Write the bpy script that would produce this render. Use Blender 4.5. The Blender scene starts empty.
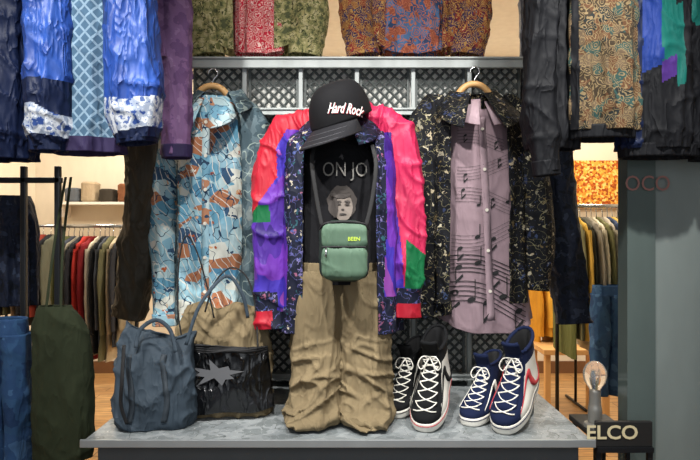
import bpy, math, random
from mathutils import Vector, noise
from mathutils.bvhtree import BVHTree
random.seed(7)
CZ=1.45; F=600.0
PZ=0.795
sc=bpy.context.scene
COL=sc.collection
def W(px,py,d): return Vector(((px-350)*d/F, d, CZ-(py-230)*d/F))
def C(h):
    h=h.lstrip('#'); o=[]
    for i in (0,2,4):
        c=int(h[i:i+2],16)/255
        o.append(c/12.92 if c<=.04045 else ((c+.055)/1.055)**2.4)
    return (o[0],o[1],o[2],1)
# ---------------- materials
def newmat(name):
    m=bpy.data.materials.new(name); m.use_nodes=True
    nt=m.node_tree; return m,nt,nt.nodes['Principled BSDF']
def nn(nt,t,**k):
    n=nt.nodes.new(t)
    for a,b in k.items(): setattr(n,a,b)
    return n
def setin(nt,sock,v):
    if hasattr(v,'is_output') : nt.links.new(v,sock)
    else: sock.default_value=v
def math_(nt,op,a,b=0.0,c=None):
    n=nn(nt,'ShaderNodeMath',operation=op); setin(nt,n.inputs[0],a); setin(nt,n.inputs[1],b)
    if c is not None: setin(nt,n.inputs[2],c)
    return n.outputs[0]
def mixc(nt,f,a,b,mode='MIX'):
    n=nn(nt,'ShaderNodeMix',data_type='RGBA',blend_type=mode)
    setin(nt,n.inputs[0],f); setin(nt,n.inputs[6],a); setin(nt,n.inputs[7],b)
    return n.outputs[2]
def ramp(nt,fac,cols,lo=0.0,hi=1.0,const=True):
    n=nn(nt,'ShaderNodeValToRGB'); cr=n.color_ramp
    cr.interpolation='CONSTANT' if const else 'LINEAR'
    k=len(cols)
    cr.elements[0].position=lo if not const else 0; cr.elements[0].color=cols[0]
    cr.elements[1].position=hi if (not const or k<2) else lo+(hi-lo)*(1/k)
    cr.elements[1].color=cols[1] if const else cols[-1]
    if const:
        for i in range(2,k):
            e=cr.elements.new(lo+(hi-lo)*i/k); e.color=cols[i]
    else:
        for i in range(1,k-1):
            e=cr.elements.new(lo+(hi-lo)*i/(k-1)); e.color=cols[i]
    setin(nt,n.inputs[0],fac); return n.outputs[0]
def coord(nt,scale=(1,1,1),dist=0.0,ds=8.0,off=0.0,rot=0.0):
    tc=nn(nt,'ShaderNodeTexCoord')
    mp=nn(nt,'ShaderNodeMapping'); mp.inputs['Scale'].default_value=scale
    mp.inputs['Location'].default_value=(off,off*.7,off*1.3); mp.inputs['Rotation'].default_value=(0,rot,0)
    nt.links.new(tc.outputs['Object'],mp.inputs['Vector']); o=mp.outputs['Vector']
    if dist>0:
        nz=nn(nt,'ShaderNodeTexNoise'); nz.inputs['Scale'].default_value=ds; nt.links.new(o,nz.inputs['Vector'])
        vm=nn(nt,'ShaderNodeVectorMath',operation='MULTIPLY_ADD')
        nt.links.new(nz.outputs['Color'],vm.inputs[0]); vm.inputs[1].default_value=(dist,)*3; nt.links.new(o,vm.inputs[2])
        o=vm.outputs[0]
    return o
_cnt=[0]
def fabric(name,base,layers=(),rough=.9,bump=.25,weave=900,var=.35,spec=.2,metal=0,off=None,crease=.2):
    m,nt,b=newmat(name)
    col=C(base) if isinstance(base,str) else base
    _cnt[0]+=1; of=_cnt[0]*1.37 if off is None else off
    for L in layers:
        t=L[0]
        if t=='cells':
            vo=nn(nt,'ShaderNodeTexVoronoi'); vo.inputs['Scale'].default_value=L[1]
            nt.links.new(coord(nt,L[4] if len(L)>4 else (1,1,1),L[3],L[1]*.7,of),vo.inputs['Vector'])
            sp=nn(nt,'ShaderNodeSeparateColor'); nt.links.new(vo.outputs['Color'],sp.inputs[0])
            col=ramp(nt,sp.outputs[0],[C(c) for c in L[2]])
        elif t=='noise':
            no=nn(nt,'ShaderNodeTexNoise'); no.inputs['Scale'].default_value=L[1]; no.inputs['Detail'].default_value=3
            nt.links.new(coord(nt,L[3] if len(L)>3 else (1,1,1),0,1,of),no.inputs['Vector'])
            col=ramp(nt,no.outputs[0],[C(c) for c in L[2]],.3,.72)
        elif t=='blob':
            vo=nn(nt,'ShaderNodeTexVoronoi'); vo.inputs['Scale'].default_value=L[1]
            nt.links.new(coord(nt,(1,1,1),L[4],L[1]*1.6,of+L[1]),vo.inputs['Vector'])
            sp=nn(nt,'ShaderNodeSeparateColor'); nt.links.new(vo.outputs['Color'],sp.inputs[0])
            c=ramp(nt,sp.outputs[1],[C(x) for x in L[3]])if len(L[3])>1 else C(L[3][0])
            f=math_(nt,'LESS_THAN',vo.outputs['Distance'],L[2]); col=mixc(nt,f,col,c)
        elif t=='ring':
            vo=nn(nt,'ShaderNodeTexVoronoi'); vo.inputs['Scale'].default_value=L[1]
            nt.links.new(coord(nt,(1,1,1),L[4],L[1]*.8,of+L[1]),vo.inputs['Vector'])
            s=math_(nt,'SINE',math_(nt,'MULTIPLY',vo.outputs['Distance'],L[2]))
            col=mixc(nt,math_(nt,'GREATER_THAN',s,.5),col,C(L[3]))
        elif t=='vein':
            no=nn(nt,'ShaderNodeTexNoise'); no.inputs['Scale'].default_value=L[1]; no.inputs['Detail'].default_value=1
            nt.links.new(coord(nt,(1,1,1),0,1,of+2*L[1]),no.inputs['Vector'])
            f=math_(nt,'LESS_THAN',math_(nt,'ABSOLUTE',math_(nt,'SUBTRACT',no.outputs[0],.5)),L[2])
            col=mixc(nt,f,col,C(L[3]))
        elif t=='stripe':
            cv=coord(nt,(1,1,1),L[5] if len(L)>5 else 0,6,of,L[4])
            sx=nn(nt,'ShaderNodeSeparateXYZ'); nt.links.new(cv,sx.inputs[0])
            s=math_(nt,'SINE',math_(nt,'MULTIPLY',sx.outputs[0],L[1]))
            col=mixc(nt,math_(nt,'GREATER_THAN',s,L[2]),col,C(L[3]))
    no=nn(nt,'ShaderNodeTexNoise'); no.inputs['Scale'].default_value=14; no.inputs['Detail'].default_value=4
    nt.links.new(coord(nt,(1,1,.4)),no.inputs['Vector'])
    sh=math_(nt,'MULTIPLY_ADD',no.outputs[0],var*2,1-var)
    cc=nn(nt,'ShaderNodeCombineColor')
    for i in range(3): nt.links.new(sh,cc.inputs[i])
    col=mixc(nt,1.0,col,cc.outputs[0],'MULTIPLY')
    setin(nt,b.inputs['Base Color'],col)
    b.inputs['Roughness'].default_value=rough; b.inputs['Specular IOR Level'].default_value=spec; b.inputs['Metallic'].default_value=metal
    n2=nn(nt,'ShaderNodeTexNoise'); n2.inputs['Scale'].default_value=70; n2.inputs['Detail'].default_value=3
    nt.links.new(coord(nt,(1,1,.6)),n2.inputs['Vector'])
    bp=nn(nt,'ShaderNodeBump'); bp.inputs['Strength'].default_value=bump*.4; bp.inputs['Distance'].default_value=.01
    nt.links.new(n2.outputs[0],bp.inputs['Height'])
    last=bp.outputs[0]
    if crease and bump>.05:
        n3=nn(nt,'ShaderNodeTexNoise'); n3.inputs['Scale'].default_value=22; n3.inputs['Detail'].default_value=2; n3.inputs['Distortion'].default_value=.3
        nt.links.new(coord(nt,(1,1,.35),0,1,of*1.7,.3),n3.inputs['Vector'])
        rd=math_(nt,'POWER',math_(nt,'SUBTRACT',1.0,math_(nt,'MULTIPLY',math_(nt,'ABSOLUTE',math_(nt,'SUBTRACT',n3.outputs[0],.5)),3.0)),5.0)
        b2=nn(nt,'ShaderNodeBump'); b2.inputs['Strength'].default_value=crease; b2.inputs['Distance'].default_value=.012
        nt.links.new(rd,b2.inputs['Height']); nt.links.new(last,b2.inputs['Normal']); last=b2.outputs[0]
    nt.links.new(last,b.inputs['Normal'])
    return m
def simple(name,c,rough=.5,metal=0,var=.12,spec=.5,emit=0,bump=.03):
    m=fabric(name,c,(),rough,bump,var=var,spec=spec,metal=metal,crease=0)
    if emit:
        b=m.node_tree.nodes['Principled BSDF']; b.inputs['Emission Color'].default_value=C(c); b.inputs['Emission Strength'].default_value=emit
    return m
# ---------------- mesh helpers
def root(name,loc,label,cat,group=None):
    e=bpy.data.objects.new(name,None); e.empty_display_size=.05; e.location=loc
    e["label"]=label; e["category"]=cat
    if group: e["group"]=group
    COL.objects.link(e); return e
def mk(name,V,Fc,mats,parent=None,midx=None,smooth=True,solid=0,bev=0,label=None,local=False):
    me=bpy.data.meshes.new(name)
    o=Vector((0,0,0)) if (parent is None or local) else Vector(parent.location)
    me.from_pydata([tuple(Vector(v)-o) for v in V],[],Fc)
    if not isinstance(mats,(list,tuple)): mats=[mats]
    for m in mats: me.materials.append(m)
    if midx: me.polygons.foreach_set('material_index',midx)
    if smooth: me.polygons.foreach_set('use_smooth',[True]*len(me.polygons))
    me.update()
    ob=bpy.data.objects.new(name,me); COL.objects.link(ob)
    if parent: ob.parent=parent
    if solid:
        s=ob.modifiers.new('s','SOLIDIFY'); s.thickness=solid; s.offset=0
    if bev:
        s=ob.modifiers.new('b','BEVEL'); s.width=bev; s.segments=2; s.limit_method='ANGLE'
    if label: ob["label"]=label
    return ob
def top(ob,label,cat,group=None):
    ob["label"]=label; ob["category"]=cat
    if group: ob["group"]=group
    return ob
def struct(ob): ob["kind"]="structure"; return ob
def boxg(x0,x1,y0,y1,z0,z1):
    V=[(x,y,z) for z in (z0,z1) for y in (y0,y1) for x in (x0,x1)]
    return V,[(0,2,3,1),(4,5,7,6),(0,1,5,4),(2,6,7,3),(0,4,6,2),(1,3,7,5)]
def box(name,x0,x1,y0,y1,z0,z1,mat,parent=None,bev=0,label=None,local=False):
    V,Fc=boxg(x0,x1,y0,y1,z0,z1)
    return mk(name,V,Fc,mat,parent,smooth=False,bev=bev,label=label,local=local)
def join(parts):
    V=[];Fc=[]
    for v,f in parts:
        o=len(V); V+=list(v); Fc+=[tuple(i+o for i in q) for q in f]
    return V,Fc
def interp(rows,n):
    out=[];m=len(rows)-1
    for j in range(n):
        t=j/(n-1)*m; i=min(int(t),m-1); u=t-i
        p0=rows[max(i-1,0)];p1=rows[i];p2=rows[i+1];p3=rows[min(i+2,m)]
        out.append(tuple(.5*((2*b)+(-a+c)*u+(2*a-5*b+4*c-d)*u*u+(-a+3*b-3*c+d)*u**3) for a,b,c,d in zip(p0,p1,p2,p3)))
    return out
def sgp(v,p): return math.copysign(abs(v)**p,v)
def ridge(a,p): return max(0.0,1-abs(a)*3.0)**p
def loft(rows,nu=64,nv=60,a0=-180,a1=180,flat=True,p=.85,k=7,amp=.008,seed=0.0,wr=.004,cap=(0,0),grow=1.0,tail=0.0):
    pts=interp(rows,nv); closed=(a1-a0)>359
    na=nu if closed else nu+1
    V=[];Fc=[]
    for j,(x,y,z,rx,ry) in enumerate(pts):
        v=j/(nv-1)
        if flat: S=Vector((1,0,0))
        else:
            a=Vector(pts[max(j-1,0)][:3]); b=Vector(pts[min(j+1,nv-1)][:3]); T=(b-a)
            S=Vector((-T.z,0,T.x)); S=S.normalized() if S.length>1e-6 else Vector((1,0,0))
        for i in range(na):
            th=math.radians(a0+(a1-a0)*i/nu)
            q=Vector((x,y,z))+S*(rx*sgp(math.sin(th),p))-Vector((0,1,0))*(ry*sgp(math.cos(th),p))
            ph=k*th+seed+.8*math.sin(2.5*v+seed)
            f=amp*(.1+v*grow)*(math.sin(ph)*.6+.5*math.sin((k//2+1)*th+seed*3+.7*v)+.5*(1-2*abs(math.sin(ph))))
            w=0
            if wr:
                w=(ridge(noise.noise(Vector((q.x*14+seed*3,q.y*9,q.z*1.8+seed))),2.4)*1.25+ridge(noise.noise(Vector((q.x*9+q.z*7+seed*5,q.y*7,q.z*6-q.x*4))),3.2)*.8+ridge(noise.noise(Vector((q.x*22+seed,q.y*16,q.z*8+q.x*9))),4)*.35+noise.noise(Vector((q.x*20,q.y*14+seed,q.z*4)))*.25)*wr
            n=S*(math.sin(th)*.8)-Vector((0,1,0))*math.cos(th)
            q=q+n*(f+w)
            if tail: q.z+=tail*(abs(math.sin(th))**2.5)*v**5
            V.append(q)
    for j in range(nv-1):
        for i in range(nu):
            a=j*na+i; b=j*na+((i+1)%na if closed else i+1)
            Fc.append((a,a+na,b+na,b))
    if cap[0]: Fc.append(tuple(range(na)))
    if cap[1]: Fc.append(tuple(reversed(range((nv-1)*na,nv*na))))
    return V,Fc
def midx_of(V,Fc,fn,d=None):
    out=[]
    for f in Fc:
        c=sum((Vector(V[i]) for i in f[:4]),Vector())/len(f[:4])
        dd=d or c.y
        out.append(fn(350+c.x*F/dd,230+(CZ-c.z)*F/dd,c))
    return out
def tube(pts,r,n=8,sub=6,flatten=1.0,closed=False):
    rows=interp([tuple(p) for p in pts],max(2,(len(pts)-1)*sub+1)) if len(pts)>2 and sub>1 else [tuple(p) for p in pts]
    V=[];Fc=[];m=len(rows)
    for j,pq in enumerate(rows):
        a=Vector(rows[max(j-1,0)]);b=Vector(rows[min(j+1,m-1)]);T=(b-a).normalized()
        ref=Vector((0,1,0)) if abs(T.y)<.9 else Vector((0,0,1))
        s=T.cross(ref).normalized(); u=s.cross(T).normalized()
        for i in range(n):
            t=2*math.pi*i/n
            V.append(Vector(pq)+s*math.cos(t)*r+u*math.sin(t)*r*flatten)
    for j in range(m-1):
        for i in range(n):
            a=j*n+i;b=j*n+(i+1)%n; Fc.append((a,b,b+n,a+n))
    Fc.append(tuple(reversed(range(n)))); Fc.append(tuple(range((m-1)*n,m*n)))
    return V,Fc
def tubeo(name,pts,r,mat,parent=None,flatten=1.0,n=8,sub=6,local=False,label=None):
    V,Fc=tube(pts,r,n,sub,flatten); return mk(name,V,Fc,mat,parent,local=local,label=label)
def bvh(V,Fc): return BVHTree.FromPolygons([tuple(v) for v in V],Fc)
def hity(bv,x,z,default):
    h=bv.ray_cast(Vector((x,0,z)),Vector((0,1,0)))
    return h[0].y if h[0] is not None else default
def text2d(s,size,shear=0.0,offset=0.0):
    cu=bpy.data.curves.new('t','FONT'); cu.body=s; cu.size=size; cu.shear=shear; cu.offset=offset
    cu.align_x='CENTER'; cu.align_y='CENTER'; cu.resolution_u=3
    o=bpy.data.objects.new('t',cu); COL.objects.link(o)
    dg=bpy.context.evaluated_depsgraph_get(); dg.update()
    me=bpy.data.meshes.new_from_object(o.evaluated_get(dg))
    V=[(v.co.x,v.co.y) for v in me.vertices]; Fc=[tuple(p.vertices) for p in me.polygons]
    bpy.data.objects.remove(o); bpy.data.meshes.remove(me)
    return V,Fc
def decal(name,V2,Fc,bv,parent,mat,off=.004,y0=2.0,midx=None,kind=False,label=None):
    V=[Vector((x,hity(bv,x,z,y0)-off,z)) for x,z in V2]
    o=mk(name,V,Fc,mat,parent,midx,smooth=False,label=label)
    if kind: o["kind"]="stuff"
    return o
# ---------------- garment
def garment(name,label,cat,nx,ny,d,sw,hempy,hemw,mats,gap=0,ry=.07,sleeves=(),collar=None,cmat=None,matfn=None,smatfn=None,
            buttons=0,bmat=None,k=7,amp=.010,wr=.007,seed=1.0,tail=0.0,cuff=None,group=None,nv=110,neckw=17,hemshift=0,slope=14,csize=1.0,pinch=0,rib=None,swr=None,cdrop=0,snu=60,snv=90):
    s=d/F
    N=W(nx,ny,d); r=root(name,(N.x,N.y,W(0,hempy,d).z),label,cat,group)
    L=hempy-ny
    def R(py,hw,ryy,sh=0): p=W(nx+sh,py,d); return (p.x,p.y,p.z,hw*s,ryy)
    rows=[R(ny-4,neckw,.045),R(ny+slope*.3,neckw+ (sw-neckw)*.4,.055),R(ny+slope*.8,sw*.86,.06),R(ny+slope*1.7,sw,ry*.9)]
    for t in (.3,.45,.6,.75,.9,1.0):
        rows.append(R(ny+L*t if ny+L*t>ny+slope*2 else ny+slope*2.2,(sw+(hemw-sw)*t)*(1-pinch if t==1 else 1),ry*(1+.15*t)*(1-pinch*2 if t==1 else 1),hemshift*t))
    a_lo=gap if gap else -180; a_hi=360-gap if gap else 180
    V,Fc=loft(rows,nu=150,nv=nv,a0=a_lo,a1=a_hi,k=k,amp=amp,seed=seed,wr=wr,tail=tail)
    mi=midx_of(V,Fc,matfn,d) if matfn else None
    mk("body",V,Fc,mats,r,mi,solid=.004)
    bv=bvh(V,Fc)
    if rib:
        a=rows[-1]
        V,Fc=loft([(a[0],a[1],a[2]+.015,a[3],a[4]),(a[0],a[1],a[2]-.025,a[3]*.99,a[4])],nu=140,nv=6,a0=a_lo,a1=a_hi,k=30,amp=.0025,wr=0,seed=seed)
        mk("hem_band",V,Fc,rib,r,solid=.006)
    for si,sl in enumerate(sleeves):
        rr=[]
        for q in sl:
            px,py,hw=q[:3]; dd=d+(q[3] if len(q)>3 else 0); p=W(px,py,dd); rr.append((p.x,p.y,p.z,hw*s,max(.03,hw*s*.8)))
        SV,SF=loft(rr,nu=snu,nv=snv,flat=False,k=3,amp=.004,seed=seed+si*2.2,wr=swr or wr*1.2)
        smi=midx_of(SV,SF,smatfn,d) if smatfn else None
        mk("sleeve",SV,SF,mats,r,smi,solid=.004)
        if cuff:
            a=rr[-1]; b=rr[-2]; dirv=(Vector(a[:3])-Vector(b[:3])).normalized()
            A=Vector(a[:3])-dirv*.035; B=Vector(a[:3])+dirv*.012
            CV,CF=loft([(*A,a[3]*1.08+.005,a[4]*1.08+.005),(*B,a[3]*1.04+.005,a[4]*1.04+.005)],nu=48,nv=8,flat=False,k=9,amp=.002,seed=seed,wr=.002)
            mk("cuff",CV,CF,cuff,r,solid=.004)
    if collar:
        cm=cmat or (mats[0] if isinstance(mats,(list,tuple)) else mats)
        V=[];Fc=[];g=max(gap*.5,9); n=56; r0=neckw*s*.95
        big=csize
        for i in range(n+1):
            a=g+(360-2*g)*i/n; th=math.radians(a); fr=max(0,math.cos(th))
            px_=math.sin(th); py_=-math.cos(th); pt=fr**2.2
            for (rm,dz,fw) in ((1.0,-.02,0),(1.02,.030,0),(1.25,.036,.008*fr),(1.9+.5*pt*big,-.022-.070*pt*big,.052*fr)):
                V.append((N.x+px_*r0*rm*(1+.35*fr*(rm-1)),N.y+py_*(r0*rm*.8+fw+.012*(rm-1)),N.z-cdrop+.006+dz-(.030*fr)))
        for i in range(n):
            for q in range(3):
                a=i*4+q; Fc.append((a,a+4,a+5,a+1))
        mk("collar",V,Fc,cm,r,solid=.005)
    if buttons:
        z0=W(0,ny+14,d).z; z1=W(0,hempy-14,d).z
        V=[];Fc=[]; m=40
        for j in range(m+1):
            z=z0+(z1-z0)*j/m; x=N.x+hemshift*s*j/m
            for dx in (-.014,.014):
                V.append((x+dx,hity(bv,x+dx,z,d-ry)-.005,z))
            if j: a=2*j; Fc.append((a-2,a-1,a+1,a))
        mk("placket",V,Fc,cmat or (mats[0] if isinstance(mats,(list,tuple)) else mats),r,solid=.004)
        for j in range(buttons):
            z=z0+(z1-z0)*(j+.3)/buttons; x=N.x+hemshift*s*(j+.3)/buttons; y=hity(bv,x,z,d-ry)-.009
            BV=[];BF=[]
            for yy in (0,-.004):
                for i in range(12): BV.append((x+.0065*math.cos(i*math.pi/6),y+yy,z+.0065*math.sin(i*math.pi/6)))
            BF=[tuple(range(12,24))]+[(i,(i+1)%12,12+(i+1)%12,12+i) for i in range(12)]
            mk("button",BV,BF,bmat,r,smooth=False)
    return r,bv
def hanger(nx,ny,d,hooktop,label,half=.135,drop=.075):
    N=W(nx,ny,d); r=root("coat_hanger",tuple(N),label,"hanger")
    tubeo("hanger_arms",[(N.x-half,d,N.z-drop),(N.x-half*.6,d,N.z-drop*.35),(N.x-.04,d,N.z+.022),(N.x,d,N.z+.036),(N.x+.04,d,N.z+.022),(N.x+half*.6,d,N.z-drop*.35),(N.x+half,d,N.z-drop)],.013,M_wood,r,n=10)
    T=W(nx,hooktop,d).z
    tubeo("hanger_hook",[(N.x,d,N.z+.03),(N.x,d,T-.055),(N.x+.008,d,T-.035),(N.x+.022,d,T-.018),(N.x+.012,d,T+.004),(N.x-.008,d,T),(N.x-.015,d,T-.016)],.0028,M_steel,r)
    return r
# ---------------- base mats
M_wood=simple("pale_wood","#c79a62",.5,var=.2)
M_steel=simple("steel","#b9bcbf",.25,1.0)
M_grey=simple("galvanised_grey","#9ca1a0",.45,.2,var=.35)
M_dgrey=simple("painted_dark_metal","#1d1f22",.4,.3)
M_white=simple("white_paint","#e8e6e0",.7)
M_black=simple("black_cloth","#141416",.8)
M_button=simple("pearl_button","#d8d2c4",.3)
M_cream=simple("cream_rubber","#e0dcd2",.55,var=.08)
# ---------------- room
M_wall=simple("wall_paint","#dcd3c2",.85,var=.08)
fm,nt,b=newmat("wood_floor")
br=nn(nt,'ShaderNodeTexBrick'); br.inputs['Scale'].default_value=1.0; br.inputs['Brick Width'].default_value=1.1; br.inputs['Row Height'].default_value=.12; br.inputs['Mortar Size'].default_value=.004
br.inputs['Color1'].default_value=C('#b98a55'); br.inputs['Color2'].default_value=C('#d0a46c'); br.inputs['Mortar'].default_value=C('#5a3b20')
nt.links.new(coord(nt),br.inputs['Vector'])
no=nn(nt,'ShaderNodeTexNoise'); no.inputs['Scale'].default_value=6; no.inputs['Detail'].default_value=6; nt.links.new(coord(nt,(1,12,1)),no.inputs['Vector'])
cc=ramp(nt,no.outputs[0],[C('#9a9a9a'),C('#ffffff')],.3,.7,False)
nt.links.new(mixc(nt,1.0,br.outputs[0],cc,'MULTIPLY'),b.inputs['Base Color']); b.inputs['Roughness'].default_value=.35
struct(box("floor",-3.2,3.2,-.5,6.1,-.06,0,fm))
struct(box("wall_back",-3.2,3.2,6.1,6.2,0,3.3,M_wall))
struct(box("wall_left",-3.3,-3.2,-.5,6.1,0,3.3,M_wall))
struct(box("wall_right",3.2,3.3,-.5,6.1,0,3.3,M_wall))
struct(box("ceiling",-3.2,3.2,1.3,6.1,3.2,3.3,M_white))
struct(box("baseboard_back",-3.2,3.2,6.07,6.1,0,.12,simple("baseboard_brown","#6b4a30",.5)))
struct(box("wall_front",W(654,0,2.0).x,2.0,2.0,2.2,0,3.2,simple("grey_pillar_paint","#7c8582",.15)))
struct(box("trim_1",W(626,0,2.0).x,W(654,0,2.0).x,1.99,2.06,0,3.2,simple("dark_pillar_panel","#55605d",.08)))
M_ghost=simple("reflected_red_lettering","#8f645c",.6)  # colour for a mirrored reflection, painted as flat letters on the pillar
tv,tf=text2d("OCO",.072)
po=top(mk("painted_reflection",[(W(648,0,1.98).x+x*.9,1.982,W(0,184,1.98).z+y) for x,y in tv],tf,M_ghost,smooth=False),"painted reflection of red lettering reading OCO on the grey pillar","lettering")
# ---------------- platform
r=root("display_platform",(-.03,2.4,0),"worn grey metal display tray platform under the outfits","display platform")
M_plat=fabric("worn_grey_metal_paint","#82888a",[('noise',9,['#6c7274','#7f8587','#8f9496','#767c7d']),('vein',12,.005,'#565b5b'),('vein',31,.004,'#b4b7b7')],.4,.12,var=.4,metal=.1,crease=0)
box("platform_top",-.83,.755,1.86,3.0,PZ-.012,PZ,M_plat,r,.002)
mk("platform_lip",*join([boxg(-.835,.76,1.852,1.86,PZ-.018,PZ+.007)]),simple("bare_metal_edge","#9fa3a4",.35,.5),r,smooth=False,bev=.002)
box("platform_base",-.80,.725,1.90,2.95,0,PZ-.012,simple("platform_base_grey","#4c5154",.6),r,.004)
# ---------------- metal rack
r=root("metal_rack",(.03,2.7,PZ),"grey metal rack with lattice back panels on the platform","display rack")
X0=W(187,0,2.5).x; X1=W(527,0,2.5).x
zt=W(0,57,2.5).z; zb=W(0,68,2.5).z; z2t=W(0,108,2.5).z; z2b=W(0,115,2.5).z
nb=6
def shelf(z0,z1,nm):
    parts=[boxg(X0,X1,2.5,2.515,z0,z1),boxg(X0,X1,2.515,2.86,z1-.012,z1-.006)]
    parts.append(boxg(X0,X1,2.492,2.5,z1-.008,z1)); parts.append(boxg(X0,X1,2.492,2.5,z0,z0+.007))
    mk(nm,*join(parts),M_grey,r,smooth=False,bev=.001)
shelf(zb,zt,"shelf"); shelf(z2b,z2t,"shelf"); shelf(PZ+.03,PZ+.055,"shelf")
for i in range(nb+1):
    x=X0+(X1-X0)*i/nb
    for y0 in (2.516,2.84):
        box("post",x-.009,x+.009,y0,y0+.018,PZ,zt-.013,M_grey,r,.002)
M_lat=simple("lattice_iron","#5a5f5e",.5,.2)
for i in range(nb):
    xa=X0+(X1-X0)*i/nb+.012; xb=X0+(X1-X0)*(i+1)/nb-.012; za=PZ+.01; zc=zt-.02
    parts=[];pitch=.042; w=.0055
    for sgn in (1,-1):
        k0=(za-xb) if sgn==1 else (za+xa); k1=(zc-xa) if sgn==1 else (zc+xb)
        q=k0+pitch*.5
        while q<k1:
            xs=sorted([(za-q)*sgn,(zc-q)*sgn]); u0=max(xa,xs[0]); u1=min(xb,xs[1])
            if u1-u0>.004:
                A=(u0,2.56+(.003 if sgn>0 else 0),sgn*u0+q); B=(u1,2.56+(.003 if sgn>0 else 0),sgn*u1+q)
                parts.append(tube([A,B],w,4,1))
            q+=pitch
    for (a,b_) in ((xa,xa+.01),(xb-.01,xb)): parts.append(boxg(a,b_,2.555,2.57,za,zc))
    mk("lattice_panel",*join(parts),M_lat,r,smooth=False)
box("back_board",X0,X1,2.60,2.61,PZ,zt-.02,simple("pale_backing","#f8f6f0",.8),r)
# ---------------- fabrics
F_blueprint=fabric("collage_blue","#8fb0bd",[('cells',13,['#86a9b8','#5f93ab','#a8c0c4','#c6c8be','#4c7f9c','#a06a4c','#8fb4c0','#7fa2b0','#35506c','#7aa4b6'],.05,(1,1,1.6)),('blob',24,.20,['#a85632','#d6d4ca','#2f4560','#5f93ae','#c49a74'],.05),('stripe',260,.94,'#c8c8c0',.5,.12),('vein',16,.008,'#24384e')],.9,.3,var=.25)
F_bluecol=fabric("collage_blue_collar","#a4bcc4",[('cells',22,['#8fb0bd','#a9c2c8','#b8c8c8','#6c9ab0','#a8785c'],.05),('vein',20,.012,'#2a4058')],.9,.3,var=.15)  # paler copy of the shirt print, lightened in place of collar shading
F_greydenim=fabric("patterned_grey_denim","#3a4a50",[('noise',14,['#222e34','#36454c','#4a585e','#5f6868']),('vein',18,.014,'#76827e')],.9,.3)
F_floralblk=fabric("black_floral","#0e0f13",[('blob',26,.27,['#9a8e76','#33405e','#787262','#5c4f34','#a89f88','#262f4a'],.09),('blob',60,.15,['#aa9e80','#4c5878'],.04),('vein',24,.006,'#706b50')],.8,.3)
F_mauve=fabric("mauve_cotton","#8b777e",[],.95,.2,var=.15,crease=.12)
F_mauvec=fabric("mauve_collar","#9d888f",[],.95,.2,var=.1,crease=.1)  # paler copy of the tunic mauve, so the collar shows without real shading
F_tshirt=fabric("black_tshirt","#131316",[],.95,.2,var=.2)
F_red=fabric("red_satin","#a01428",[],.55,.2,var=.4,spec=.35)
F_pink=fabric("crimson_satin","#a51b44",[],.55,.2,var=.4,spec=.35)
F_purple=fabric("purple_satin","#4a2590",[('noise',5,['#2b1660','#432580','#5d2c90','#3a2c92','#7a3c8c'],(1,1,.5))],.5,.2,var=.35)
F_green=fabric("green_satin","#0e5632",[],.55,.25,var=.4)
F_floralnavy=fabric("navy_floral","#141829",[('blob',34,.29,['#3c4878','#6a6490','#284f58','#7c4a62','#a49c8c'],.07),('vein',30,.010,'#4e4e80')],.65,.3)
F_khaki=fabric("khaki_cotton","#776950",[],.95,.25,var=.3,crease=.25)
F_camo=fabric("olive_foliage_print","#85845a",[('noise',34,['#50543a','#74744c','#928c60','#a8a078','#66683f']),('vein',40,.02,'#3c4028')],.9,.2)
F_redpais=fabric("red_paisley","#b42236",[('ring',42,26,'#d8bcb4',.03),('blob',42,.14,['#232a4a'],.02)],.9,.2)
F_paisley=fabric("burgundy_paisley","#6a2c38",[('cells',34,['#5a2636','#863430','#3a3050','#8c5a38','#4a3454'],.05),('ring',34,26,'#b0884e',.04),('blob',50,.15,['#c8b890','#385a80'],.03)],.9,.2)
F_paisblue=fabric("blue_rust_paisley","#365078",[('cells',28,['#3c5880','#507098','#94503e','#304668'],.05),('ring',30,24,'#b46c50',.04)],.9,.2)
F_nylon=fabric("blue_nylon","#1a3778",[('noise',4,['#152e60','#1b3c84','#244894'])],.5,.3,var=.45,spec=.4,crease=.45)
F_navynylon=fabric("navy_nylon","#101b38",[],.55,.3,var=.4,crease=.45)
F_diamond=fabric("diamond_denim","#425c72",[('stripe',230,.75,'#778ea0',.7),('stripe',230,.75,'#778ea0',-.7)],.9,.25)
F_cuffw=fabric("white_blue_cuff","#8f99aa",[('noise',38,['#2c4682','#8a94a6','#c0c5cc','#54689a'])],.7,.3)
F_violet=fabric("violet_dark","#2c2444",[],.7,.3)
F_mauvep=fabric("purple_cotton","#765880",[('noise',18,['#64486e','#76587e','#86688c'])],.85,.3)
F_brown=fabric("brown_leather","#3c362c",[],.6,.3,var=.5,crease=.35)
F_browpais=fabric("brown_teal_paisley","#4e402e",[('cells',36,['#3a3024','#2e4844','#5a3e2a','#242a2a','#625240'],.05),('ring',40,26,'#806e50',.03)],.85,.3)
F_blackn=fabric("black_nylon","#121317",[],.68,.3,var=.4,crease=.35)
F_teal=fabric("teal_nylon","#125e56",[],.6,.3)
F_vio2=fabric("purple_nylon","#472b74",[],.6,.3)
F_royal=fabric("royal_nylon","#183278",[],.6,.3)
F_navyp=fabric("navy_print","#171d2c",[('noise',24,['#10151f','#192032','#171d2c','#2c3548'])],.7,.3,crease=.35)
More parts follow.
